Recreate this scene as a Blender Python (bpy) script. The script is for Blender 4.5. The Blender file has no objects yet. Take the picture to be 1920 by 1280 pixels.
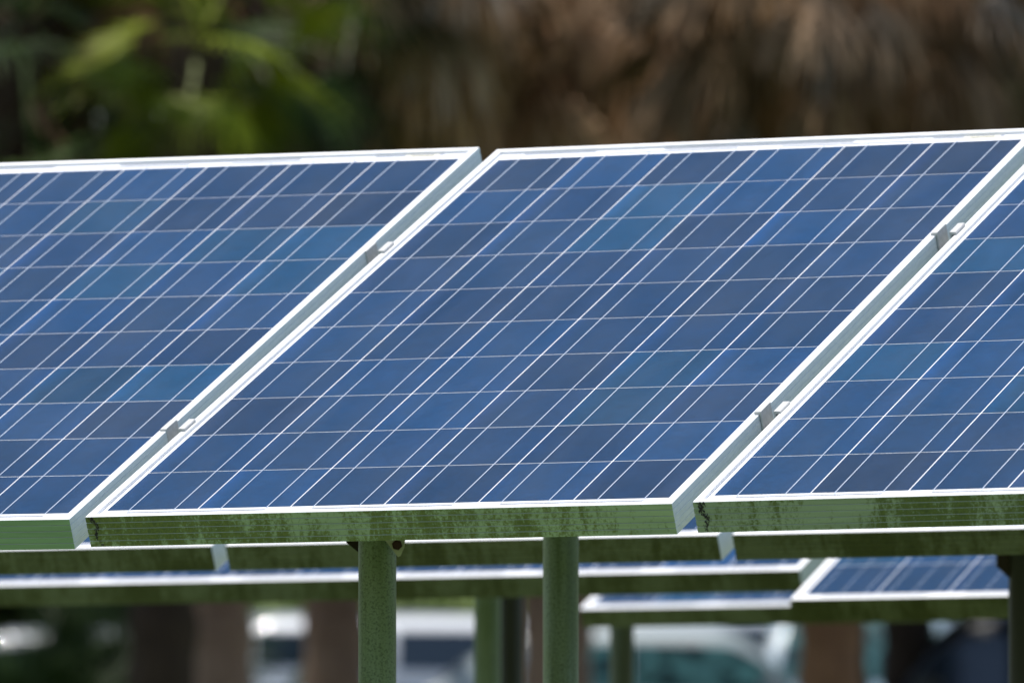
import bpy, bmesh, math, random
from mathutils import Vector, Matrix, noise
C = bpy.context.scene.collection
SC = bpy.context.scene
# ------------------------------------------------------------------ camera
PITCH = math.radians(1.877); CAMH = 1.25; F = 18000.0
cam_d = bpy.data.cameras.new('camera'); cam = bpy.data.objects.new('camera', cam_d); C.objects.link(cam)
cam.location = (0, 0, CAMH); cam.rotation_euler = (math.pi/2 + PITCH, 0, 0)
cam_d.sensor_width = 36; cam_d.lens = F/1920*36; cam_d.clip_start = .5; cam_d.clip_end = 2000
cam_d.dof.use_dof = True; cam_d.dof.focus_distance = 14.75; cam_d.dof.aperture_fstop = 7.6
cam_d.dof.aperture_blades = 0
SC.camera = cam
# ------------------------------------------------------------------ light
SUN = Vector((-.16, .10, .98)).normalized()
w = bpy.data.worlds.new('World'); SC.world = w; w.use_nodes = True
nt = w.node_tree; bg = nt.nodes['Background']
sky = nt.nodes.new('ShaderNodeTexSky'); sky.sky_type = 'NISHITA'; sky.sun_disc = False
sky.sun_elevation = math.asin(SUN.z); sky.sun_rotation = math.atan2(SUN.x, SUN.y)
sky.air_density = 1.0; sky.dust_density = 1.5
nt.links.new(sky.outputs[0], bg.inputs[0]); bg.inputs[1].default_value = .125
sd = bpy.data.lights.new('sun', 'SUN'); sd.energy = 4.0; sd.angle = math.radians(.53); sd.color = (1, .96, .9)
so = bpy.data.objects.new('sun', sd); C.objects.link(so); so.rotation_euler = SUN.to_track_quat('Z', 'Y').to_euler()
SC.view_settings.view_transform = 'Standard'; SC.view_settings.look = 'None'
SC.view_settings.exposure = 0.45; SC.view_settings.gamma = 1
# ------------------------------------------------------------------ helpers
R = random.Random(7)
def at(x, y, z):
    """world point seen at photo pixel (x, y), z metres in front of the camera"""
    cx = (x-960)/F*z; cy = (y-640)/F*z
    return Vector((cx, z*math.cos(PITCH)+cy*math.sin(PITCH), CAMH+z*math.sin(PITCH)-cy*math.cos(PITCH)))
def cam2w(v):
    return Vector((v[0], v[2]*math.cos(PITCH)+v[1]*math.sin(PITCH), v[2]*math.sin(PITCH)-v[1]*math.cos(PITCH)))
def tag(o, label=None, cat=None, group=None, kind=None):
    if label: o['label'] = label
    if cat: o['category'] = cat
    if group: o['group'] = group
    if kind: o['kind'] = kind
    return o
def empty(name, M=None, loc=None):
    o = bpy.data.objects.new(name, None); C.objects.link(o); o.empty_display_size = .2
    if M is not None: o.matrix_world = M
    if loc is not None: o.location = loc
    return o
def meshobj(name, V, Fc, mats, parent=None, mi=None, smooth=False, attr=None, dom='FACE'):
    me = bpy.data.meshes.new(name); me.from_pydata([tuple(v) for v in V], [], Fc)
    if not isinstance(mats, (list, tuple)): mats = [mats]
    for m in mats: me.materials.append(m)
    if mi: me.polygons.foreach_set('material_index', mi)
    if smooth: me.polygons.foreach_set('use_smooth', [True]*len(Fc))
    if attr:
        a = me.attributes.new('tone', 'FLOAT_COLOR', dom)
        for i, c in enumerate(attr): a.data[i].color = (c[0], c[1], c[2], 1)
    me.update()
    o = bpy.data.objects.new(name, me); C.objects.link(o)
    if parent: o.parent = parent
    return o
def copy_tree(o, parent=None):
    c = o.copy(); C.objects.link(c); c.parent = parent
    for ch in list(o.children): copy_tree(ch, c)
    return c
def box(V, Fc, a, b):
    i = len(V)
    V += [(x, y, z) for z in (a[2], b[2]) for y in (a[1], b[1]) for x in (a[0], b[0])]
    Fc += [[i, i+2, i+3, i+1], [i+4, i+5, i+7, i+6], [i, i+1, i+5, i+4], [i+2, i+6, i+7, i+3], [i, i+4, i+6, i+2], [i+1, i+3, i+7, i+5]]
def tube(V, Fc, p0, p1, r0, r1=None, n=20, cap=True, segs=1):
    p0 = Vector(p0); p1 = Vector(p1); r1 = r0 if r1 is None else r1
    d = (p1-p0).normalized(); a = d.orthogonal().normalized(); b = d.cross(a); i = len(V)
    for s in range(segs+1):
        t = s/segs; p = p0.lerp(p1, t); r = r0+(r1-r0)*t
        for k in range(n):
            q = 2*math.pi*k/n; V.append(p+(a*math.cos(q)+b*math.sin(q))*r)
    for s in range(segs):
        for k in range(n):
            k2 = (k+1) % n; Fc.append([i+s*n+k, i+s*n+k2, i+(s+1)*n+k2, i+(s+1)*n+k])
    if cap:
        Fc.append([i+k for k in range(n)][::-1]); Fc.append([i+segs*n+k for k in range(n)])
def smooth_obj(o, ang=35):
    o.data.polygons.foreach_set('use_smooth', [True]*len(o.data.polygons)); o.data.set_sharp_from_angle(angle=math.radians(ang)); return o
# ------------------------------------------------------------------ materials
def mat(name, col=(.5, .5, .5), rough=.5, metal=0, spec=.5, **kw):
    m = bpy.data.materials.new(name); m.use_nodes = True; b = m.node_tree.nodes['Principled BSDF']
    b.inputs['Base Color'].default_value = (*col, 1); b.inputs['Roughness'].default_value = rough
    b.inputs['Metallic'].default_value = metal; b.inputs['Specular IOR Level'].default_value = spec
    for k, v in kw.items(): b.inputs[k.replace('_', ' ')].default_value = v
    return m
class N:
    def __init__(s, m): s.t = m.node_tree; s.n = s.t.nodes; s.b = s.n['Principled BSDF']
    def new(s, ty, **k):
        x = s.n.new(ty)
        for a, v in k.items(): setattr(x, a, v)
        return x
    def L(s, a, b): s.t.links.new(a, b)
    def coord(s, scale=(1, 1, 1), out='Object', loc=(0, 0, 0)):
        c = s.new('ShaderNodeTexCoord'); m = s.new('ShaderNodeMapping'); m.inputs['Scale'].default_value = scale; m.inputs['Location'].default_value = loc
        s.L(c.outputs[out], m.inputs[0]); return m.outputs[0]
    def noise(s, vec, scale, detail=4, rough=.6, dist=0):
        x = s.new('ShaderNodeTexNoise'); x.inputs['Scale'].default_value = scale; x.inputs['Detail'].default_value = detail
        x.inputs['Roughness'].default_value = rough; x.inputs['Distortion'].default_value = dist
        if vec: s.L(vec, x.inputs['Vector'])
        return x.outputs[0]
    def ramp(s, f, stops):
        x = s.new('ShaderNodeValToRGB'); e = x.color_ramp.elements
        while len(e) < len(stops): e.new(.5)
        for q, (p, c) in zip(e, stops): q.position = p; q.color = (*c, 1) if len(c) == 3 else c
        s.L(f, x.inputs[0]); return x.outputs[0]
    def mix(s, f, a, b, mode='MIX'):
        x = s.new('ShaderNodeMix', data_type='RGBA', blend_type=mode)
        for sock, v in ((x.inputs[0], f), (x.inputs[6], a), (x.inputs[7], b)):
            if isinstance(v, (int, float)): sock.default_value = v
            elif isinstance(v, tuple): sock.default_value = (*v, 1)
            else: s.L(v, sock)
        return x.outputs[2]
    def math(s, op, a, b=0, c=0):
        x = s.new('ShaderNodeMath', operation=op)
        for i, v in enumerate((a, b, c)):
            if isinstance(v, (int, float)): x.inputs[i].default_value = v
            else: s.L(v, x.inputs[i])
        return x.outputs[0]
    def bump(s, h, st=.3, dist=.01):
        x = s.new('ShaderNodeBump'); x.inputs['Strength'].default_value = st; x.inputs['Distance'].default_value = dist
        s.L(h, x.inputs['Height']); s.L(x.outputs[0], s.b.inputs['Normal'])
BW = lambda v: (v, v, v)
# frame top and sides: clear anodised aluminium, weathered
M_alu = mat('anodised_aluminium', (.80, .81, .80), .42, .0, .5)
n = N(M_alu); v = n.coord((1, 1, 1)); f = n.noise(v, 9, 5); f2 = n.noise(n.coord((60, 4, 60)), 3, 4)
c = n.ramp(f, [(.3, (.80, .80, .79)), (.7, (.88, .88, .88))]); n.L(n.mix(n.math('MULTIPLY', f2, .12), c, (.5, .52, .45)), n.b.inputs['Base Color'])
M_side = mat('aluminium_side', (.6, .65, .66), .5, .0, .5)  # blue-grey sky light on the side faces put into their colour
n = N(M_side); f = n.noise(n.coord((3, 30, 90)), 2, 4)
n.L(n.ramp(f, [(.3, (.62, .69, .70)), (.7, (.71, .77, .78))]), n.b.inputs['Base Color'])
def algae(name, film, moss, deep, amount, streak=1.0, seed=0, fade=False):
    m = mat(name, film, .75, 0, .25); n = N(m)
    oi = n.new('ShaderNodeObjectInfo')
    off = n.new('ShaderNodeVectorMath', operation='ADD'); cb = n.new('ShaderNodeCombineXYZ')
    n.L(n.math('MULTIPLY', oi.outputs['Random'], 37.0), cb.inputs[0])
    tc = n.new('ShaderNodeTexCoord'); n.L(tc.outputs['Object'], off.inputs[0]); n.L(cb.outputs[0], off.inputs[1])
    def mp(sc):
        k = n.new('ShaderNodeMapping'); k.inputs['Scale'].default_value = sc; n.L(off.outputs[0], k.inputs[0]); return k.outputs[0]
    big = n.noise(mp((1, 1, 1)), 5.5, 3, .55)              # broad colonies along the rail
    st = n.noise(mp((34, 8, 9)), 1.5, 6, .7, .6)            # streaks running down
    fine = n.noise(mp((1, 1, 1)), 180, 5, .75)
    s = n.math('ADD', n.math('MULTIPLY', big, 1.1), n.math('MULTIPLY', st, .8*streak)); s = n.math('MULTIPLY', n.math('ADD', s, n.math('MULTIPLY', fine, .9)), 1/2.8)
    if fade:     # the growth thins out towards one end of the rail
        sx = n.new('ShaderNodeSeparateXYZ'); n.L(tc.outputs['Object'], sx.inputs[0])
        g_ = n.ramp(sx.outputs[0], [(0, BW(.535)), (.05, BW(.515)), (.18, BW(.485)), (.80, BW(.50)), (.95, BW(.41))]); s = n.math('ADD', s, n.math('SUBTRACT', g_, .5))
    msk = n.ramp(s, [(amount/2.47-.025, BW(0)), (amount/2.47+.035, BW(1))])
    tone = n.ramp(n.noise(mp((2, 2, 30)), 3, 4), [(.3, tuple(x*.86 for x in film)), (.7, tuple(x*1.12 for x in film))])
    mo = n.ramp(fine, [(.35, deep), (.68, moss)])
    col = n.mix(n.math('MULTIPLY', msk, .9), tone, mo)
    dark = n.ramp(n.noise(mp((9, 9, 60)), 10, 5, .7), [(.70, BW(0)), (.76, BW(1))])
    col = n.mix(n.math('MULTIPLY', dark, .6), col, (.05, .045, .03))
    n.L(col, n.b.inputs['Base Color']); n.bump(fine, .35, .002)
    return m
M_front = algae('algae_front', (.34, .45, .23), (.17, .21, .035), (.06, .085, .010), 1.235, fade=True)  # film under the moss has the lawn's green reflection put into it
M_front_clean = algae('algae_film_clean', (.25, .40, .19), (.2, .27, .1), (.1, .15, .05), 1.66)  # clean rail, green of the reflected lawn put into its colour
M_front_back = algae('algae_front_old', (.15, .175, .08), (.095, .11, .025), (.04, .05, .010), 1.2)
M_front_moss = algae('algae_front_worn', (.30, .38, .22), (.14, .18, .03), (.05, .075, .010), 1.215)
M_sheet = mat('white_backsheet', (.80, .81, .84), .5)
M_bus = mat('tinned_ribbon', (.54, .60, .71), .35, .0, .6)
M_rib = mat('end_ribbon', (.45, .47, .5), .4, .2)
M_sticker = mat('paper_label', (.85, .80, .62), .6); M_ink = mat('black_ink', (.08, .08, .08), .6)
M_cell = mat('polycrystalline_cell', (.01, .04, .14), .38, 0, .05)
n = N(M_cell); at_ = n.new('ShaderNodeAttribute', attribute_name='tone')
vo = n.new('ShaderNodeTexVoronoi'); vo.inputs['Scale'].default_value = 130; n.L(n.coord((1, 1, 1)), vo.inputs['Vector'])
sep = n.new('ShaderNodeSeparateColor'); n.L(vo.outputs['Color'], sep.inputs[0])
g = n.ramp(sep.outputs[0], [(0, BW(.90)), (1, BW(1.10))])
col = n.mix(1.0, at_.outputs['Color'], g, 'MULTIPLY')
sm = n.noise(n.coord((1, 1, 1)), 11, 4, .6, .4); tint = n.ramp(sm, [(.32, (.74, 1.04, .94)), (.5, (.8, 1.12, 1.03)), (.7, (.82, 1.2, 1.14))])
col = n.mix(1.0, col, tint, 'MULTIPLY'); n.L(col, n.b.inputs['Base Color'])
# module glass: each face lets light through and mirrors a fresnel share
M_glass = bpy.data.materials.new('module_glass'); M_glass.use_nodes = True
t = M_glass.node_tree; t.nodes.remove(t.nodes['Principled BSDF']); out = t.nodes['Material Output']
tr = t.nodes.new('ShaderNodeBsdfTransparent'); gl = t.nodes.new('ShaderNodeBsdfGlossy'); gl.inputs['Roughness'].default_value = .16
fr = t.nodes.new('ShaderNodeFresnel'); fr.inputs['IOR'].default_value = 1.075
mx = t.nodes.new('ShaderNodeMixShader'); ge = t.nodes.new('ShaderNodeNewGeometry'); mu = t.nodes.new('ShaderNodeMath'); mu.operation = 'SUBTRACT'; mu.use_clamp = True
t.links.new(fr.outputs[0], mu.inputs[0]); t.links.new(ge.outputs['Backfacing'], mu.inputs[1]); t.links.new(mu.outputs[0], mx.inputs[0]); t.links.new(tr.outputs[0], mx.inputs[1]); t.links.new(gl.outputs[0], mx.inputs[2])
df = t.nodes.new('ShaderNodeBsdfDiffuse'); df.inputs[0].default_value = (.55, .56, .55, 1)      # thin film of dust
tcn = t.nodes.new('ShaderNodeTexCoord'); nz = t.nodes.new('ShaderNodeTexNoise'); nz.inputs['Scale'].default_value = 4; nz.inputs['Detail'].default_value = 6
mpn = t.nodes.new('ShaderNodeMapping'); mpn.inputs['Scale'].default_value = (3, 1, 1)
t.links.new(tcn.outputs['Object'], mpn.inputs[0]); t.links.new(mpn.outputs[0], nz.inputs['Vector'])
mr = t.nodes.new('ShaderNodeMapRange'); mr.inputs[1].default_value = .3; mr.inputs[2].default_value = .75; mr.inputs[3].default_value = .0; mr.inputs[4].default_value = .013
t.links.new(nz.outputs[0], mr.inputs[0]); mx2 = t.nodes.new('ShaderNodeMixShader'); t.links.new(mr.outputs[0], mx2.inputs[0])
t.links.new(mx.outputs[0], mx2.inputs[1]); t.links.new(df.outputs[0], mx2.inputs[2]); t.links.new(mx2.outputs[0], out.inputs[0])
M_clamp = mat('clamp_aluminium', (.6, .6, .6), .5, 0)
n = N(M_clamp); n.L(n.ramp(n.noise(n.coord((1, 1, 1)), 120, 4), [(.3, (.44, .44, .42)), (.7, (.56, .56, .55))]), n.b.inputs['Base Color'])
M_bolt = mat('rusty_bolt', (.035, .014, .010), .85)
def pipe_mat(name, c1, c2, c3):
    m = mat(name, c1, .48, .1, .5); n = N(m)
    a = n.noise(n.coord((1, 1, .05)), 55, 4, .6); b = n.noise(n.coord((1, 1, .5)), 8, 5, .6); f = n.noise(n.coord((1, 1, 1)), 260, 4, .75)
    col = n.ramp(b, [(.34, c1), (.62, c2)]); col = n.mix(n.ramp(a, [(.45, BW(0)), (.66, BW(.7))]), col, c3)
    col = n.mix(n.ramp(f, [(.50, BW(0)), (.62, BW(.75))]), col, tuple(x*.55 for x in c3))
    n.L(col, n.b.inputs['Base Color']); n.bump(f, .2, .001); return m
M_pipe = pipe_mat('algae_steel_pipe', (.12, .185, .07), (.19, .26, .17), (.07, .11, .035))
M_pipe2 = pipe_mat('algae_galvanised_pipe', (.12, .17, .045), (.15, .21, .15), (.07, .11, .04))
M_pipe_dark = pipe_mat('blackened_steel_pipe', (.012, .013, .007), (.016, .017, .009), (.02, .022, .012))  # near black: shade under the panels put into the colour, with moss
M_steel = mat('galvanised_rail', (.35, .37, .38), .5, .3)
# ------------------------------------------------------------------ solar modules
CG, RG, CS, CY = .0022, .0021, .1568, .1574   # cell gaps across and up, cell width and height
CW, CH = 6*CS+5*CG, 10*CY+9*RG
X0, X1, Y0, Y1 = -.0195, CW+.0205, -.038, 1.634
PROF = []
for zb in (-.045, ):
    PROF.append((0, -.045))
for gz in (-.035, -.025, -.015, -.005):
    PROF += [(0, gz-.0009), (.0010, gz-.0001), (.0011, gz+.0004), (0, gz+.0006)]
PROF += [(0, .0043), (.0007, .005), (.0113, .005), (.012, .0043), (.012, -.0016), (.0024, -.0016), (.0024, -.043), (.028, -.043), (.028, -.045)]
M_groove = mat('groove_edge', (.36, .41, .33), .6)  # paler groove face, its sky highlight put into the colour
def make_frame(parent, front):
    V = []; Fc = []; mi = []; cs = [(X0, Y0, 1, 1), (X1, Y0, -1, 1), (X1, Y1, -1, -1), (X0, Y1, 1, -1)]
    for (x, y, sx, sy) in cs:
        for (o, z) in PROF: V.append((x+sx*o, y+sy*o, z))
    k = len(PROF)
    for s in range(4):
        a = s*k; b = ((s+1) % 4)*k
        for j in range(k):
            j2 = (j+1) % k; Fc.append([a+j, b+j, b+j2, a+j2])
            outer = j < 17 or j == k-1
            mi.append(((3 if 1 <= j <= 16 and (j-1) % 4 == 0 and front is not M_front_back else 1) if s == 0 else 2) if outer and j != 17 else 0)
    return meshobj('frame', V, Fc, [M_alu, front, M_side, M_groove], parent, mi)
TONES = [(.0070, .041, .120), (.0080, .038, .110), (.0110, .037, .104), (.0060, .043, .130), (.0055, .047, .122), (.0140, .037, .098), (.0075, .038, .114), (.0085, .041, .120)]
def make_cells(parent, seed):
    r = random.Random(seed); V = []; Fc = []; at = []; z = .0
    for i in range(6):
        for j in range(10):
            x = i*(CS+CG); y = j*(CY+RG); k = len(V); e = .030; gl_ = r.uniform(0, 1)**1.5
            base = r.choice(TONES); s = r.uniform(.60, .88); base = tuple(c*s for c in base)
            xs = (x, x+e, x+CS-e, x+CS); ys = (y, y+e, y+CY-e, y+CY)
            for yy in ys:
                for ia, xx in enumerate(xs):
                    V.append((xx, yy, z)); q = (1+.9*gl_, 1+.45*gl_, 1+.55*gl_) if ia == 0 else (1.25, 1.1, 1.12) if ia == 3 else (1, 1, 1)
                    at.append(tuple(c*g for c, g in zip(base, q)))
            for b in range(3):
                for a in range(3): Fc.append([k+b*4+a, k+b*4+a+1, k+b*4+a+5, k+b*4+a+4])
    return meshobj('solar_cells', V, Fc, M_cell, parent, attr=at, dom='POINT')   # cells are paler along both side edges
def make_bus(parent, three=False):
    V = []; Fc = []; z = .0004; hw = .0007 if not three else .0004
    fr_ = (1/6, .5, 5/6) if three else (.25, .75)
    for i in range(6):
        for q in fr_:
            x = i*(CS+CG)+CS*q; box(V, Fc, (x-hw, -.008, z-.0002), (x+hw, CH+.010, z))
    return meshobj('busbar_ribbons', V, Fc, M_bus, parent)
def make_ribbon(parent):
    z = .0006; L = []
    for i in (0, 2, 4):       # bottom strings joined in pairs, top strings 1-2, 3-4
        xa = i*(CS+CG)+CS*.25; xb = (i+1)*(CS+CG)+CS*.75; L.append((xa, xb, -.0125, -.0078))
    for i in (1, 3):
        xa = i*(CS+CG)+CS*.25; xb = (i+1)*(CS+CG)+CS*.75; L.append((xa, xb, CH+.0098, CH+.0145))
    for xa, xb in ((CS*.25, CS*1.1), (5*(CS+CG)-.01, 5*(CS+CG)+CS*.75)): L.append((xa, xb, CH+.0200, CH+.0235))
    L.append((1.9*CS, 4.1*CS, CH+.0205, CH+.0245))
    for xa, xb, ya, yb in L:
        V = []; Fc = []; box(V, Fc, (xa, ya, z-.0002), (xb, yb, z)); meshobj('end_ribbon', V, Fc, M_rib, parent)
def make_module(name, M, front, label, group, seed, three=False, sticker=False):
    t = empty(name, M); tag(t, label, 'solar panel', group)
    make_frame(t, front)
    V = []; Fc = []; box(V, Fc, (X0+.0035, Y0+.0035, -.0010), (X1-.0035, Y1-.0035, -.0004)); meshobj('backsheet', V, Fc, M_sheet, t)
    make_cells(t, seed); make_bus(t, three); make_ribbon(t)
    V = []; Fc = []; box(V, Fc, (X0+.0118, Y0+.0118, .0013), (X1-.0118, Y1-.0118, .0028)); meshobj('glass', V, Fc, M_glass, t)
    if sticker:
        V = []; Fc = []; box(V, Fc, (.842, 1.6085, .0), (.906, 1.6165, .0007)); s = meshobj('serial_sticker', V, Fc, M_sticker, t)
        V = []; Fc = []; r = random.Random(3); x = .853
        while x < .896:
            wd = r.choice((.0007, .0012, .002)); box(V, Fc, (x, 1.6100, .0007), (x+wd, 1.6135+r.uniform(0, .0015), .0009)); x += wd+r.choice((.0009, .0014))
        meshobj('printed_bars', V, Fc, M_ink, s)
    return t
def rodr(r):
    th = math.sqrt(sum(a*a for a in r)); return Matrix.Rotation(th, 3, Vector(r).normalized())
def pose(p):
    Rm = rodr(p[:3]); M = Matrix.Identity(4)
    for k in range(3):
        c = cam2w(Rm.col[k])
        for i in range(3): M[i][k] = c[i]
    o = cam2w(p[3:6]); o.z += CAMH
    for i in range(3): M[i][3] = o[i]
    return M
P_mid = [1.895710642498764, 0.25864135950831335, -0.4328506047944617, -0.6279742032269449, 0.2618365515460608, 14.886886212323313]
P_left = [1.9024723779897688, 0.26065533366188737, -0.42495083658197663, -1.5563173755525757, 0.2867509067993715, 15.300601778946161]
P_right = [1.8929248760490525, 0.2555984195781375, -0.4333445564620493, 0.3043135736079759, 0.23151052502938071, 14.457954950757342]
MM = pose(P_mid); RM = MM.to_3x3(); U, Vv, Nn = RM.col[0].copy(), RM.col[1].copy(), RM.col[2].copy()
FRONT_G = 'solar panels of the front row'
make_module('solar_panel', MM, M_front, 'front row solar panel seen whole, its mossy green lower edge above two round posts', FRONT_G, 11, sticker=True)
make_module('solar_panel', pose(P_left), M_front_clean, 'front row solar panel cut by the left picture edge, its lower edge smooth clean green', FRONT_G, 23, sticker=True)
make_module('solar_panel', pose(P_right), M_front_moss, 'front row solar panel cut by the right picture edge, mossy lower edge', FRONT_G, 37)
PITCHX = CW+.0405+.0285
def placed(px, py, z, corner, shift=0):
    """same tilt as the front row, with the given outer top corner at pixel px,py and depth z"""
    lp = Vector((X0 if corner == 'L' else X1, Y0, .005)); o = at(px, py, z) - RM @ lp + U*(PITCHX*shift)
    M = RM.to_4x4(); M.translation = o; return M
ROWS = {}
def row(key, px, py, z, corner, shifts, labels, front, group, three=False, seed=50):
    ROWS[key] = [placed(px, py, z, corner, s) for s in shifts]
    for i, (s, l) in enumerate(zip(shifts, labels)):
        make_module('solar_panel', ROWS[key][i], front, l, group, seed+i*3, three)
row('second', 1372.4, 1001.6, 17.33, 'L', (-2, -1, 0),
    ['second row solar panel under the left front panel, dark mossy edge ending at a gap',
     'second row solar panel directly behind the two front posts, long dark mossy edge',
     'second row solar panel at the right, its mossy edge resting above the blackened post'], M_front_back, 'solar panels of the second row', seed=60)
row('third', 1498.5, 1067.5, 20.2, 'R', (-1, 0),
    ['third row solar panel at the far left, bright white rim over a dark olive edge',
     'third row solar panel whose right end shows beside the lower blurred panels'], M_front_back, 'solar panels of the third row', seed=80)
row('low_near', 1480.5, 1123.5, 19.7, 'L', (0,), ['lower solar panel at the right with its blue cells visible left of the black post'], M_front_back, 'lower solar panels at the back', three=True, seed=90)
row('low_far', 1086.5, 1140.5, 23.4, 'L', (0,), ['farthest low solar panel, a thin blurred blue strip beside the right front post'], M_front_back, 'lower solar panels at the back', three=True, seed=97)
# black lichen streak on front panel lower corners
def streak(x0, seed, n_, w0, w1):
    r = random.Random(seed); V = []; Fc = []
    for k in range(n_):
        f = r.random()**1.2; z = .0035-.047*f; x = x0+.0028*math.sin(f*9+seed)+f*.0065+r.gauss(0, w0*(1-f)+w1*f); s = r.uniform(.0004, .0013)*(1.2-.5*f)
        i = len(V); y = Y0-.0003-.0001*(k % 7)
        V += [(x+s*math.cos(a)*r.uniform(.5, 1.3), y, z+s*math.sin(a)*r.uniform(.8, 2.2)) for a in (0, 1.05, 2.1, 3.14, 4.2, 5.2)]
        Fc.append(list(range(i, i+6)))
    return V, Fc
M_lichen = mat('black_lichen', (.035, .032, .028), .9)
for o in [o for o in C.objects if o.name.startswith('solar_panel') and o.get('group') == FRONT_G and 'clean' not in o['label']]:
    V, Fc = streak(X0+.012, 5, 110, .0022, .0018) if 'whole' in o['label'] else streak(X0+.0125, 9, 150, .0032, .0014); meshobj('lichen_streak', V, Fc, M_lichen, o)
# ------------------------------------------------------------------ clamps between the front modules
def make_clamp():
    t = empty('module_clamp'); V = []; Fc = []
    L = .021; g = .0285; wt = .0034
    # channel profile extruded along the slope (local y); x across the gap, z up
    pf = [(-.0080, .0052), (-.0080, .0086), (-.0068, .0098), (.0036, .0098), (.0036, -.026), (g-.0036, -.026), (g-.0036, .0098), (g+.0068, .0098), (g+.0080, .0086), (g+.0080, .0052),
          (g-.0008, .0052), (g-.0008, -.0295), (.0008, -.0295), (.0008, .0052)]
    for y in (-L, L): V += [(x, y, z) for x, z in pf]
    k = len(pf)
    for j in range(k): Fc.append([j, (j+1) % k, k+(j+1) % k, k+j])
    # caps as quads strips: left wing+web, floor, right wing+web
    for base, rev in ((0, False), (k, True)):
        for f in ([13, 3, 2, 1, 0], [13, 12, 4, 3], [12, 11, 5, 4], [11, 10, 6, 5], [10, 9, 8, 7, 6]):
            q = [base+a for a in f]; Fc.append(q if not rev else q[::-1])
    meshobj('channel', V, Fc, M_clamp, t)
    V = []; Fc = []; tube(V, Fc, (g/2, 0, -.0258), (g/2, 0, -.0195), .0065, n=6); meshobj('bolt_head', V, Fc, M_steel, t)
    return t
proto = make_clamp(); CG_ = 'clamps bridging the gaps between front panels'
for i, (x, y, lab) in enumerate(((-.0480, .345, 'lower grey clamp in the gap left of the middle front panel'), (-.0480, 1.150, 'upper grey clamp in the gap left of the middle front panel'),
                                 (X1+.0002, .350, 'lower grey clamp in the gap right of the middle front panel'), (X1+.0002, 1.142, 'upper grey clamp in the gap right of the middle front panel'))):
    o = proto if i == 0 else copy_tree(proto)
    o.matrix_world = MM @ Matrix.Translation((x, y, 0)); tag(o, lab, 'clamp', CG_)
# ------------------------------------------------------------------ racks: rails under the modules on round posts
def under(M, x, y, z=-.045): return M @ Vector((x, y, z))
def rail(parent, Ms, y, x0=None, x1=None):
    V = []; Fc = []; a = Ms[0]; b = Ms[-1]; p0 = under(a, X0+.03, y, -.0462); p1 = under(b, X1-.03, y, -.0462)
    d = (p1-p0).normalized(); q = Nn; s = Vv; V0 = []
    for p in (p0, p1):
        for (ss, qq) in ((-.02, 0), (.02, 0), (.02, -.045), (-.02, -.045)): V.append(p+s*ss+q*qq)
    Fc += [[0, 1, 5, 4], [1, 2, 6, 5], [2, 3, 7, 6], [3, 0, 4, 7], [3, 2, 1, 0], [4, 5, 6, 7]]
    o = meshobj('rail', V, Fc, M_steel, parent); return o
def post(parent, top, r, m, n=32, slant=True):
    V = []; Fc = []; tube(V, Fc, (top.x, top.y, -.1), top, r, n=n)
    o = meshobj('post', V, Fc, m, parent); smooth_obj(o, 40); return o
def rack(name, label, group, Ms, posts, ys=(.35, 1.15)):
    t = empty(name, loc=(0, 0, 0)); tag(t, label, 'panel rack', group)
    for y in ys: rail(t, Ms, y)
    out = []
    for (px, z, m) in posts:
        p = at(px, 1000, z); pl = Ms[0].translation; # height of module underside above this spot
        d = Vector((p.x, p.y, 0)) - Vector((pl.x, pl.y, 0)); h = pl.z - (Nn.x*d.x+Nn.y*d.y)/Nn.z - .047/Nn.z
        out.append((post(t, Vector((p.x, p.y, h-.012)), .0302, m), Vector((p.x, p.y, h-.012))))
    return t, out
RG_ = 'steel racks carrying the solar panels'
FR = [pose(P_left), MM, pose(P_right)]
rk, ps = rack('mounting_rack', 'front rack on two algae green round posts, one with a bolted gusset', RG_, FR, [(707.5, 15.30, M_pipe), (1051.5, 16.25, M_pipe2)])
def gusset(parent, top, side, m, ztop, zlow, dy=-.028):
    """triangular plate beside the post head"""
    V = []; Fc = []; s = side; t = .004
    pts = [(s*.0070, ztop), (s*.0450, ztop), (s*.0440, ztop-.017), (s*.0375, zlow), (s*.0335, zlow-.002)]
    for y in (dy-t, dy): V += [(top.x+x, top.y+y, top.z*0+z) for x, z in pts]
    k = len(pts); Fc += [list(range(k))[::(1 if s > 0 else -1)], [k+i for i in range(k)][::(-1 if s > 0 else 1)]]
    for j in range(k): Fc.append([j, (j+1) % k, k+(j+1) % k, k+j][::(-1 if s > 0 else 1)])
    return meshobj('gusset_plate', V, Fc, m, parent)
M_gus = algae('algae_gusset', (.40, .44, .33), (.20, .24, .10), (.10, .12, .04), 1.5)
M_gusd = mat('dark_rusted_steel', (.022, .015, .008), .85)  # even near-black tone for the plates at the post heads
tp = ps[0][1]; zr = lambda y, z: at(707, y, z).z
gp = gusset(rk, tp, 1, M_gus, zr(1004, 15.3), zr(1042, 15.3), dy=-.033)
V = []; Fc = []; b = at(744.5, 1021, 15.26); b = Vector((b.x, tp.y-.037, b.z)); tube(V, Fc, b, b+Vector((0, -.010, 0)), .0086, n=6); tube(V, Fc, b+Vector((0, -.010, 0)), b+Vector((0, -.014, 0)), .0048, n=10)
meshobj('bolt', V, Fc, M_bolt, gp)
V = []; Fc = []; tt = []
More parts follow.
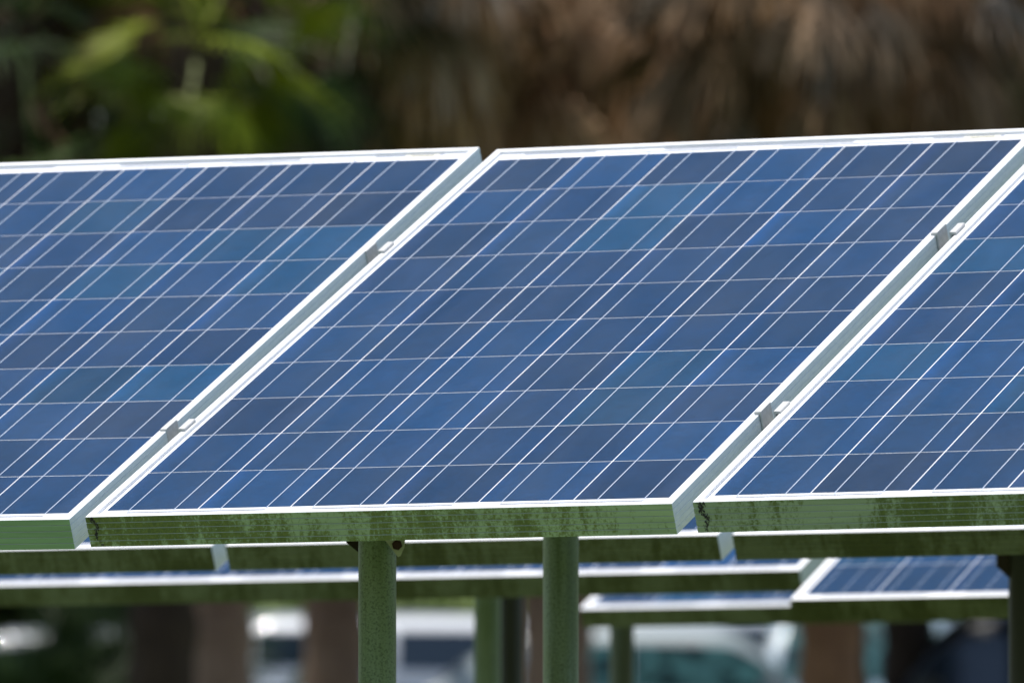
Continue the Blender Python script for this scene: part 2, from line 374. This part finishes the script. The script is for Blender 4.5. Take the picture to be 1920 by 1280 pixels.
# left saddle flange, behind the post
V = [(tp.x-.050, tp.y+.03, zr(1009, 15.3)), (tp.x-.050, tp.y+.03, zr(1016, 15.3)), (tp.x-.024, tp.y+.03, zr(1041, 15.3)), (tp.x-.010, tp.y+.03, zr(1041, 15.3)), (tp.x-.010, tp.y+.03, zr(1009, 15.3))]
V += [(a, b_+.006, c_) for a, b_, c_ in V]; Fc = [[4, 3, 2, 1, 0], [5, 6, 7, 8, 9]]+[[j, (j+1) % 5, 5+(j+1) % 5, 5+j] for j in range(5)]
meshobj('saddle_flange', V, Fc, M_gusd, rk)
M2 = ROWS['second']
rk2, ps2 = rack('mounting_rack', 'second row rack on a blackened round post at the right picture edge', RG_, M2, [(1921, 17.95, M_pipe_dark), (-160, 18.4, M_pipe_dark)])
tp = ps2[0][1]; z2 = lambda y: at(1921, y, 17.95).z
V = [(tp.x-.0525, tp.y-.01, z2(1030)), (tp.x-.0525, tp.y-.01, z2(1062)), (tp.x-.047, tp.y-.01, z2(1066)), (tp.x-.026, tp.y-.01, z2(1086)), (tp.x-.010, tp.y-.01, z2(1086)), (tp.x-.010, tp.y-.01, z2(1030))]
V += [(a, b_+.02, c_) for a, b_, c_ in V]; Fc = [[5, 4, 3, 2, 1, 0], [6, 7, 8, 9, 10, 11]]+[[j, (j+1) % 6, 6+(j+1) % 6, 6+j] for j in range(6)]
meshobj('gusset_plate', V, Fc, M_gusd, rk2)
rack('mounting_rack', 'third row rack with a green post and a dark post side by side', RG_, ROWS['third'], [(914, 21.6, M_pipe), (957, 22.3, M_pipe_dark)])
rack('mounting_rack', 'rack of the lower near panel, hidden behind the black post', RG_, ROWS['low_near'], [(2010, 20.1, M_pipe_dark)])
rack('mounting_rack', 'farthest low rack on a slim dark olive post under the thin blurred panel', RG_, ROWS['low_far'], [(1166, 23.9, M_pipe_dark if False else pipe_mat('olive_pipe', (.05, .06, .02), (.045, .055, .025), (.06, .08, .035)))])
# ------------------------------------------------------------------ ground
M_grass = mat('lawn', (.05, .09, .02), .9, 0, .2); n = N(M_grass)
n.L(n.ramp(n.noise(n.coord((1, 1, 1)), 1.3, 8, .7), [(.3, (.09, .115, .04)), (.55, (.13, .16, .06)), (.75, (.20, .19, .10))]), n.b.inputs['Base Color'])
n.bump(n.noise(n.coord((1, 1, 1)), 60, 4), .6, .03)
def sheet(name, x0, x1, y0, y1, z, m, k=1):
    V = []; Fc = []
    V = [(x0, y0, z), (x1, y0, z), (x1, y1, z), (x0, y1, z)]; o = meshobj(name, V, [[0, 1, 2, 3]], m); tag(o, kind='structure'); return o
sheet('ground', -600, 600, -60, 1200, 0, M_grass)
M_asph = mat('asphalt', (.05, .05, .05), .85); n = N(M_asph)
n.L(n.ramp(n.noise(n.coord((1, 1, 1)), 40, 6, .8), [(.3, (.04, .04, .042)), (.7, (.075, .073, .07))]), n.b.inputs['Base Color'])
sheet('car_park', -45, 45, 62, 104, .004, M_asph)
M_line = mat('road_paint', (.7, .7, .68), .7)
V = []; Fc = []
for i in range(-12, 13): box(V, Fc, (i*2.9-.05, 70, .0045), (i*2.9+.05, 75, .008))
tag(meshobj('parking_lines', V, Fc, M_line), kind='structure')
M_curb = mat('concrete_kerb', (.32, .31, .29), .85); V = []; Fc = []; box(V, Fc, (-45, 61.7, -.05), (45, 61.95, .13)); tag(meshobj('kerb', V, Fc, M_curb), kind='structure')
#VEG#
# ------------------------------------------------------------------ cars
def glassmat(name, col, rough=.06): return mat(name, col, rough, 0, .9)
M_win = glassmat('tinted_car_glass', (.008, .016, .022)); M_win_teal = mat('teal_car_glass', (.018, .07, .075), .1, 0, .45); M_tyre = mat('rubber', (.02, .02, .02), .85)
M_rim = mat('alloy_rim', (.5, .5, .52), .3, .8); M_trim = mat('black_trim', (.015, .015, .015), .5); M_lamp = mat('lamp_lens', (.8, .8, .8), .1, 0, .9); M_red = mat('red_lens', (.5, .02, .02), .15)
def paint(name, col): return mat(name, col, .3, 0, .5, Coat_Weight=.8, Coat_Roughness=.05)
PROFS = {  # fraction of length: (belt/bonnet height, roof height or 0)
    'sedan': ([(0, .62), (.05, .72), (.12, .80), (.28, .93), (.5, .95), (.78, .98), (.9, 1.0), (.97, .92), (1, .60)], (.27, .41, .70, .87), 1.45),
    'suv': ([(0, .72), (.04, .88), (.12, .98), (.26, 1.06), (.5, 1.08), (.8, 1.12), (.95, 1.12), (1, .75)], (.25, .37, .86, .97), 1.72),
    'van': ([(0, .75), (.04, .95), (.10, 1.05), (.20, 1.12), (.5, 1.12), (.9, 1.12), (1, .8)], (.18, .34, .95, .99), 1.80)}
def make_car(kind, name, label, loc, rot, pm, L=4.6, W=1.8, H=None, win=None):
    prof, (a, b, c, d), H0 = PROFS[kind]; H = H or H0; win = win or M_win
    t = empty(name); t.location = loc; t.rotation_euler = (0, 0, rot); tag(t, label, 'car', 'cars parked behind the panels')
    def belt(q):
        for (q0, h0), (q1, h1) in zip(prof, prof[1:]):
            if q <= q1: return h0+(h1-h0)*(q-q0)/(q1-q0)
        return prof[-1][1]
    def sm(x): x = max(0, min(1, x)); return x*x*(3-2*x)
    def top(q):
        if q <= a or q >= d: return None
        h = belt(q)
        if q < b: r = math.sin((q-a)/(b-a)*math.pi/2)
        elif q > c: r = math.sin((d-q)/(d-c)*math.pi/2)
        else: r = 1+.018*math.sin((q-b)/(c-b)*math.pi)
        return h+(H-h)*r
    ns = 56; V = []; Fc = []; k = 13
    qs = [i/(ns-1) for i in range(ns)]
    def ring(q):
        hw = W/2*(1-.10*(abs(2*q-1)**4)); h = belt(q); tp = top(q); x = (q-.5)*L
        lower = [(hw*.90, .28), (hw*.99, .42), (hw, .62), (hw*.975, h)]
        if tp is None: tp = h+.05; up = [(hw*.90, h+.025), (hw*.5, h+.045)]
        else:
            f = (tp-h)/(H-h); wr = hw*(.975-.20*f); up = [(wr, tp-.075*f-.005), (wr*.86, tp-.012)]
        half = lower+up
        return [(x, y, z) for y, z in half]+[(x, 0, tp+.01)]+[(x, -y, z) for y, z in reversed(half)]
    for q in qs: V += ring(q)
    for s in range(ns-1):
        for j in range(k-1): Fc.append([s*k+j, s*k+j+1, (s+1)*k+j+1, (s+1)*k+j])
        Fc.append([s*k+k-1, s*k, (s+1)*k, (s+1)*k+k-1])
    Fc.append(list(range(k))[::-1]); Fc.append([(ns-1)*k+i for i in range(k)])
    body = meshobj('body', V, Fc, pm, t); smooth_obj(body, 50)
    # side windows lie just proud of the cabin side between belt and roof rail
    def side_pt(q, f, s, off=.006):
        r = ring(q); p, p2 = Vector(r[3]), Vector(r[4]); v = p.lerp(p2, f); return (v.x, s*(v.y+off), v.z)
    panes = [(a+.055, (b+c)/2-.008), ((b+c)/2+.008, c+.02)]
    if kind != 'sedan': panes.append((c+.03, d-.025)) if kind == 'suv' else None
    for s in (1, -1):
        for (q0, q1) in panes:
            V = []; Fc = []; m = 10
            for i in range(m+1):
                q = q0+(q1-q0)*i/m
                V.append(side_pt(q, .10, s)); V.append(side_pt(q, .90, s))
            for i in range(m):
                f = [i*2, i*2+2, i*2+3, i*2+1]; Fc.append(f if s < 0 else f[::-1])
            meshobj('side_window', V, Fc, win, t)
    for nm, q0, q1 in (('windscreen', a+.012, b-.012), ('rear_window', c+.012 if kind != 'suv' else c+.02, d-.008)):
        V = []; Fc = []; m = 8
        for i in range(m+1):
            q = q0+(q1-q0)*i/m; r = ring(q); p = Vector(r[5]); z = p.z+.018; w_ = p.y*.98
            for e in (-1, -.5, 0, .5, 1): V.append((p.x, w_*e, z+.012*(1-e*e)))
        for i in range(m):
            for e in range(4): Fc.append([i*5+e, i*5+e+1, i*5+e+6, i*5+e+5])
        meshobj(nm, V, Fc, win, t)
    for s in (1, -1):
        V = []; Fc = []; x = ((a+.05)-.5)*L; box(V, Fc, (x-.09, s*W*.5-.02+s*.07-.07, belt(a+.05)+.02), (x+.09, s*W*.5+.02+s*.07+.07, belt(a+.05)+.17)); o = meshobj('door_mirror', V, Fc, pm, t)
        V = []; Fc = []; box(V, Fc, (-.10, s*(W*.5+.004)-.008, .80), (.06, s*(W*.5+.004)+.008, .83)); meshobj('door_handle', V, Fc, M_trim, t)
        for xw in (-L/2+.85, L/2-.85):
            V = []; Fc = []; tube(V, Fc, (xw, s*(W/2-.20), .32), (xw, s*(W/2+.01), .32), .32, n=28); wh = meshobj('wheel', V, Fc, M_tyre, t)
            V = []; Fc = []; tube(V, Fc, (xw, s*(W/2-.02), .32), (xw, s*(W/2+.02), .32), .20, n=10); meshobj('rim', V, Fc, M_rim, wh)
        V = []; Fc = []; box(V, Fc, (-L/2+.02, s*W*.34-.17, .62), (-L/2+.16, s*W*.34+.17, .74)); meshobj('headlight', V, Fc, M_lamp, t)
        V = []; Fc = []; box(V, Fc, (L/2-.10, s*W*.36-.14, .74), (L/2-.005, s*W*.36+.14, .90)); meshobj('tail_light', V, Fc, M_red, t)
    return t
def spot(px, z): p = at(px, 1000, z); return (p.x, p.y, 0)
n = N(M_win_teal); n.L(n.ramp(n.noise(n.coord((1, 1, 1.6)), 4.5, 3, .5, .8), [(.38, (.004, .010, .014)), (.5, (.02, .055, .055)), (.66, (.06, .16, .16))]), n.b.inputs['Base Color'])   # seats and trim seen through the glass
P_white = paint('white_paint', (.52, .55, .58)); P_silver = paint('silver_paint', (.26, .31, .31)); P_black = mat('black_paint', (.008, .009, .010), .35, 0, .4)
P_grey = paint('blue_grey_paint', (.20, .25, .31)); P_navy = paint('navy_paint', (.015, .025, .04)); P_ltblue = paint('pale_blue_paint', (.30, .40, .46)); P_green = paint('emerald_paint', (.05, .45, .28))
# heading: the bonnet is at local -x
make_car('suv', 'parked_car', 'white car with a dark side window seen between the two front posts', spot(850, 84), math.pi, P_white, H=1.59, L=4.5)
make_car('sedan', 'parked_car', 'silver green car with teal windows under the farthest low panel', spot(1235, 72), math.pi, P_silver, H=1.46, win=M_win_teal)
make_car('van', 'parked_van', 'blue grey van standing behind the silver green car', spot(1350, 92), 0, P_grey, H=1.64, L=4.9)['category'] = 'van'
make_car('sedan', 'parked_car', 'black car at the right with a curved roofline beside the black post', spot(1965, 64), 0, P_black, H=1.53, L=4.7)
make_car('sedan', 'parked_car', 'pale blue car glimpsed between the brown and the dark palm trunk', spot(1610, 80), math.pi/2, P_ltblue, H=1.62, win=M_win_teal)
make_car('sedan', 'parked_car', 'white car broken up by palmetto leaves at the lower left', spot(120, 78), 0, paint('faded_white_paint', (.30, .33, .36)), H=1.46, L=4.4)
make_car('sedan', 'parked_car', 'emerald green car at the bottom left picture corner', spot(-260, 70), math.pi, P_green, H=1.22)
make_car('suv', 'parked_car', 'pale car far behind, seen left of the left front post', spot(560, 97), 0, paint('pale_grey_paint', (.36, .38, .40)), H=1.66, L=4.3)
# ------------------------------------------------------------------ palms
def leafmat(name, c1, c2, tr=.25, rough=.5):
    m = mat(name, c1, rough, 0, .12); n = N(m); at_ = n.new('ShaderNodeAttribute', attribute_name='tone')
    n.L(n.mix(1.0, at_.outputs['Color'], n.ramp(n.noise(n.coord((1, 1, 1)), 2.2, 3), [(.3, c1), (.7, c2)]), 'MULTIPLY'), n.b.inputs['Base Color'])
    return m
M_frond = leafmat('palm_frond_green', (.75, .9, .8), (1.1, 1.1, 1.0)); M_dead = leafmat('palm_frond_dead', (.8, .8, .8), (1.15, 1.1, 1.05), rough=.8)
M_leaf = leafmat('broadleaf_green', (.8, .9, .8), (1.1, 1.1, 1.0))
def bark(name, c1, c2):
    m = mat(name, c1, .9, 0, .2); n = N(m); f = n.noise(n.coord((1, 1, 2.2)), 7, 6, .7)
    f2 = n.noise(n.coord((1, 1, .5)), 1.6, 3)
    n.L(n.mix(1.0, n.ramp(f, [(.3, c1), (.7, c2)]), n.ramp(f2, [(.35, (.55, .5, .5)), (.65, (1.15, 1.15, 1.1))]), 'MULTIPLY'), n.b.inputs['Base Color']); n.bump(f, .8, .04); return m
M_trunk = bark('palm_bark', (.33, .20, .13), (.50, .33, .23)); M_trunk_red = bark('reddish_palm_bark', (.20, .10, .055), (.36, .19, .10)); M_trunk_dark = bark('dark_bark', (.045, .030, .020), (.085, .058, .038))
def fan(V, Fc, at_, o, d, plen, size, nb, spread, droop, col, r, dead=False):
    """one fan frond: thin petiole then blades spread about its tip"""
    d = Vector(d).normalized(); side = d.cross(Vector((0, 0, 1)));
    if side.length < .05: side = Vector((1, 0, 0))
    side.normalize(); up = side.cross(d).normalized()
    tip = Vector(o)+d*plen+Vector((0, 0, -plen*plen*.10))
    i = len(V); w_ = .018
    V += [Vector(o)-side*w_, Vector(o)+side*w_, tip+side*w_*.6, tip-side*w_*.6]; Fc.append([i, i+1, i+2, i+3]); at_.append(tuple(c*.9 for c in col))
    roll = r.uniform(-.5, .5); s2 = (side*math.cos(roll)+up*math.sin(roll)); u2 = d.cross(s2)
    for b in range(nb):
        a = (b/(nb-1)-.5)*spread; ln = size*(1-.28*abs(a)/(spread/2+.01)**1)*r.uniform(.85, 1.05)
        bd = (d*math.cos(a)+s2*math.sin(a)).normalized(); wv = (s2*math.cos(a)-d*math.sin(a))
        tw = r.uniform(-.5, .5); wv = (wv*math.cos(tw)+u2*math.sin(tw)); vf = r.uniform(.65, 1.3); c = tuple(x*vf for x in col)
        p = tip.copy(); prev = None; vel = bd.copy(); seg = 4 if not dead else 3
        if dead: vel = (bd+Vector((r.uniform(-.25, .25), r.uniform(-.25, .25), -.35))).normalized()
        for s in range(seg+1):
            f = s/seg; wd = size*.028*(1-f*.85)*(1.0 if s else .45)
            i = len(V); V += [p-wv*wd, p+wv*wd]
            if prev is not None: Fc.append([prev, prev+1, i+1, i]); at_.append(c)
            prev = i; vel = (vel+Vector((0, 0, -droop*(.3+f)))).normalized(); p = p+vel*(ln/seg)
def make_palm(label, px, z, h, tr, bm, seed, green=24, dead=40, skirt=1.5, lean=0, gcol=(.075, .14, .025), spread_r=1.0, low=-55, dk=.5, fs=1.0, group='palms behind the panels', name='palm_tree', yel=.0):
    r = random.Random(seed); base = at(px, 1000, z); t = empty(name, loc=(base.x, base.y, 0)); tag(t, label, 'palm', group)
    V = []; Fc = []; nn = 26; rings = int(h*9)
    for s in range(rings+1):
        f = s/rings; zz = f*h; rr = tr*(1.12-.2*f)*(1+.05*math.sin(s*2.1)+r.uniform(-.03, .03))
        for k in range(nn):
            q = 2*math.pi*k/nn; bump_ = 1+.045*math.sin(3*q+s*1.7)+r.uniform(-.02, .02)
            V.append((lean*f*f+rr*bump_*math.cos(q), rr*bump_*math.sin(q), zz))
    for s in range(rings):
        for k in range(nn): Fc.append([s*nn+k, s*nn+(k+1) % nn, (s+1)*nn+(k+1) % nn, (s+1)*nn+k])
    smooth_obj(meshobj('trunk', V, Fc, bm, t), 60)
    apex = Vector((lean, 0, h))
    V = []; Fc = []; A = []
    for i in range(green):
        az = i*2.399+r.uniform(-.2, .2); el = math.radians(70-(70-low)*(i/green))
        d = (math.cos(az)*math.cos(el), math.sin(az)*math.cos(el), math.sin(el))
        vf = r.uniform(.6, 1.35); col = tuple(c*vf for c in gcol)
        if r.random() < yel: col = (.22, .16, .035)
        fan(V, Fc, A, apex, d, r.uniform(.9, 1.4)*spread_r, r.uniform(.75, 1.0)*fs, 30, 4.0, .16, col, r)
    if green: meshobj('crown', V, Fc, M_frond, t, attr=A)
    V = []; Fc = []; A = []
    for i in range(dead):
        az = i*2.399+r.uniform(-.3, .3); f = r.random(); el = math.radians(-6-76*f)
        d = (math.cos(az)*math.cos(el), math.sin(az)*math.cos(el), math.sin(el))
        g_ = r.random(); col = (.52, .35, .21) if g_ < .45 else (.36, .20, .10) if g_ < .78 else (.50, .40, .30) if g_ < .93 else (.50, .24, .07)
        vf = r.uniform(.6, 1.2)*dk; col = tuple(c*vf for c in col)
        fan(V, Fc, A, apex+Vector((0, 0, -r.uniform(0, .5))), d, r.uniform(.5, 1.0)*skirt*(1.0-.25*f), r.uniform(.6, .95), 22, 2.0, .45, col, r, True)
    if dead: meshobj('dead_fronds', V, Fc, M_dead, t, attr=A)
    return t
make_palm('palm with a pinkish brown trunk, left of the left front post', 418, 60, 6.0, .170, M_trunk, 3, green=34, dead=70, low=-60, gcol=(.024, .042, .009), dk=.14)  # shade on this crown put into its very dark frond colours
make_palm('palm with a brown trunk half hidden by the left front post', 628, 62, 5.7, .185, M_trunk, 4, green=36, dead=90, low=-60, gcol=(.016, .027, .006), dk=.10, spread_r=.6, fs=.8, skirt=1.0)  # fronds near black, the shade on them painted into gcol and dk
make_palm('dark slim trunked palm with sunlit green fans above the left panel', 300, 57, 4.95, .19, M_trunk_dark, 21, green=20, dead=0, gcol=(.20, .225, .018), yel=0, low=-75, lean=.24, spread_r=.5, fs=.68)  # bright gcol has the sunlight on these fans put into it
make_palm('palm with a grey brown skirt of dead fronds above the middle panel', 1045, 62, 5.95, .20, M_trunk, 6, green=14, dead=210, skirt=1.5, low=10, dk=1.15)
make_palm('leaning palm whose pale tan dead fronds hang left of the grey brown skirt', 1035, 60.6, 6.35, .13, M_trunk, 15, green=6, dead=170, skirt=1.05, low=20, dk=1.1, lean=-.9, gcol=(.03, .05, .01))
make_palm('palm with a reddish trunk and a long skirt of dead fronds', 1557, 59, 6.1, .175, M_trunk_red, 7, green=22, dead=200, skirt=1.4, low=0)
make_palm('palm with a blackish trunk behind the reddish one, dead fronds mixed with green', 1702, 64, 6.2, .16, M_trunk_dark, 8, green=30, dead=180, skirt=1.5, low=-55, gcol=(.05, .085, .018))
make_palm('palm hung with brown dead fronds between the grey brown one and the reddish one', 1600, 66, 6.3, .13, M_trunk_dark, 9, green=16, dead=190, skirt=1.5, low=5, lean=-1.05)
make_palm('palm at the right edge with green fans drooping over dead fronds', 1985, 62, 6.1, .18, M_trunk_dark, 10, green=40, dead=140, skirt=1.3, low=-60, gcol=(.06, .10, .02))
make_palm('low young palm of green fans at the left picture edge', -75, 58, 5.1, .15, M_trunk_dark, 12, green=24, dead=30, gcol=(.035, .058, .010), dk=.2, lean=.36)  # dim fans, the shade on them put into their colour
# low palmetto in front of the cars at the lower left
def palmetto(label, px, z, h, seed, nfan=22):
    r = random.Random(seed); b = at(px, 1000, z); t = empty('palmetto_shrub', loc=(b.x, b.y, 0)); tag(t, label, 'shrub', 'palmetto shrubs in front of the car park')
    V = []; Fc = []; A = []
    for i in range(nfan):
        az = i*2.4; el = math.radians(r.uniform(20, 80)); d = (math.cos(az)*math.cos(el), math.sin(az)*math.cos(el), math.sin(el))
        fan(V, Fc, A, (0, 0, .1), d, h*r.uniform(.5, 1), r.uniform(.5, .8), 24, 3.6, .12, tuple(c*(.5+(i*7%11)/14) for c in (.035, .06, .018)), r)
    meshobj('leaves', V, Fc, M_frond, t, attr=A)
    V = []; Fc = []; tube(V, Fc, (0, 0, 0), (0, 0, .25), .12, .08, n=10); meshobj('stem', V, Fc, M_trunk_dark, t)
palmetto('palmetto at the lower left picture edge, dark leaves before pale cars', 40, 63, 1.6, 31, 40)
palmetto('palmetto left of the dark trunk at the lower left', 190, 64, 1.45, 32, 30)
palmetto('palmetto right of the dark trunk at the lower left', 335, 65, 1.45, 33, 26)
def hedge(label, x0, x1, y, h, seed, col):
    r = random.Random(seed); t = empty('hedge', loc=((x0+x1)/2, y, 0)); tag(t, label, 'hedge'); V = []; Fc = []; A = []; hw = (x1-x0)/2
    for k in range(9000):
        p = Vector((r.uniform(-hw, hw), r.uniform(-.5, .5), r.uniform(.05, h)*(1+.06*math.sin(k)))); a = Vector((r.gauss(0, 1), r.gauss(0, 1), r.gauss(0, .5))).normalized(); b = a.orthogonal().normalized(); s = r.uniform(.05, .11); i = len(V)
        V += [p-a*s, p+b*s*.5, p+a*s, p-b*s*.5]; Fc.append([i, i+1, i+2, i+3]); f = r.uniform(.6, 1.3); A.append(tuple(q*f for q in col))
    meshobj('leaves', V, Fc, M_leaf, t, attr=A)
    V = []; Fc = []
    for k in range(7): x = -hw+.4+(2*hw-.8)*k/6; tube(V, Fc, (x, 0, 0), (x+r.uniform(-.2, .2), r.uniform(-.2, .2), h*.8), .035, .01, n=6)
    meshobj('stems', V, Fc, M_trunk_dark, t)
hedge('clipped light green hedge behind the white car between the front posts', -2.95, 3.2, 102.5, 2.05, 5, (.16, .22, .07))
# ------------------------------------------------------------------ oaks added for their shade, and the wood behind
def leafcloud(V, Fc, A, centres, nleaf, size, r, cols, flat=.7):
    for k in range(nleaf):
        c, rad = r.choice(centres); 
        while True:
            p = Vector((r.uniform(-1, 1), r.uniform(-1, 1), r.uniform(-1, 1)))
            if p.length < 1: break
        p = p.normalized()*(p.length**.45); p = Vector(c)+Vector((p.x*rad, p.y*rad, p.z*rad*flat))
        a = Vector((r.gauss(0, 1), r.gauss(0, 1), r.gauss(0, .6))).normalized(); b = a.orthogonal().normalized(); b = (b*math.cos(k)+a.cross(b)*math.sin(k))
        s = size*r.uniform(.6, 1.3); i = len(V); V += [p-a*s, p+b*s*.45, p+a*s, p-b*s*.45]; Fc.append([i, i+1, i+2, i+3])
        col = r.choice(cols); f = r.uniform(.7, 1.25); A.append(tuple(x*f for x in col))
GR = [(.045, .08, .018), (.06, .10, .022), (.035, .06, .018), (.07, .085, .025)]
def added_shade_tree(label, x, y, h, rad, seed, zc=None):
    r = random.Random(seed); t = empty('oak_tree', loc=(x, y, 0)); tag(t, label, 'tree', 'oaks shading the car park')
    V = []; Fc = []; tube(V, Fc, (0, 0, 0), (0, 0, h*.45), .32, .24, n=14, segs=4); lim = []
    for k in range(7):
        az = k*.9+r.random(); e = (math.cos(az)*rad*.62, math.sin(az)*rad*.62, h*.45+r.uniform(1, h*.4)); tube(V, Fc, (0, 0, h*.42), e, .15, .05, n=8, cap=False, segs=2); lim.append(e)
    smooth_obj(meshobj('trunk', V, Fc, M_trunk_dark, t), 60)
    cs = [(e, rad*r.uniform(.35, .5)) for e in lim]+[((r.uniform(-.6, .6)*rad, r.uniform(-.6, .6)*rad, h*r.uniform(.62, .95)), rad*r.uniform(.3, .5)) for _ in range(9)]
    V = []; Fc = []; A = []; leafcloud(V, Fc, A, cs, 9000, .22, r, GR); meshobj('crown', V, Fc, M_leaf, t, attr=A)
ADDED_OAKS = [(-8.4, 60, 13, 4.4, 'oak left of the dark slim trunked palm, its crown shading the green fans'), (-5.6, 73, 13.5, 5.0, 'oak at the left edge of the car park, shading the pale cars'),
        (7.2, 84, 13, 4.6, 'oak at the right rear of the car park, behind the black car'), (-6.8, 92, 14, 5.5, 'oak at the left rear corner of the car park'), (6.6, 100, 14, 4.6, 'farthest oak at the right, just before the dark wood')]
for i, a in enumerate(ADDED_OAKS): added_shade_tree(a[4], *a[:4], 100+i)
r = random.Random(77); V = []; Fc = []; A = []
for k in range(26000):
    x = r.uniform(-26, 26); y = 108+r.uniform(0, 5); z = r.uniform(0, 15)
    if z > 12+2*math.sin(x*.7): continue
    a = Vector((r.gauss(0, 1), r.gauss(0, .6), r.gauss(0, 1))).normalized(); b = a.orthogonal().normalized(); s = .45*r.uniform(.6, 1.4); p = Vector((x, y, z)); i = len(V)
    V += [p-a*s, p+b*s*.5, p+a*s, p-b*s*.5]; Fc.append([i, i+1, i+2, i+3]); c = r.choice(GR); f = r.uniform(.3, .9); A.append(tuple(q*f for q in c))
tag(meshobj('distant_wood', V, Fc, M_leaf, attr=A), 'dark wood of dense leaves closing the view behind the palms', 'wood', kind='stuff')
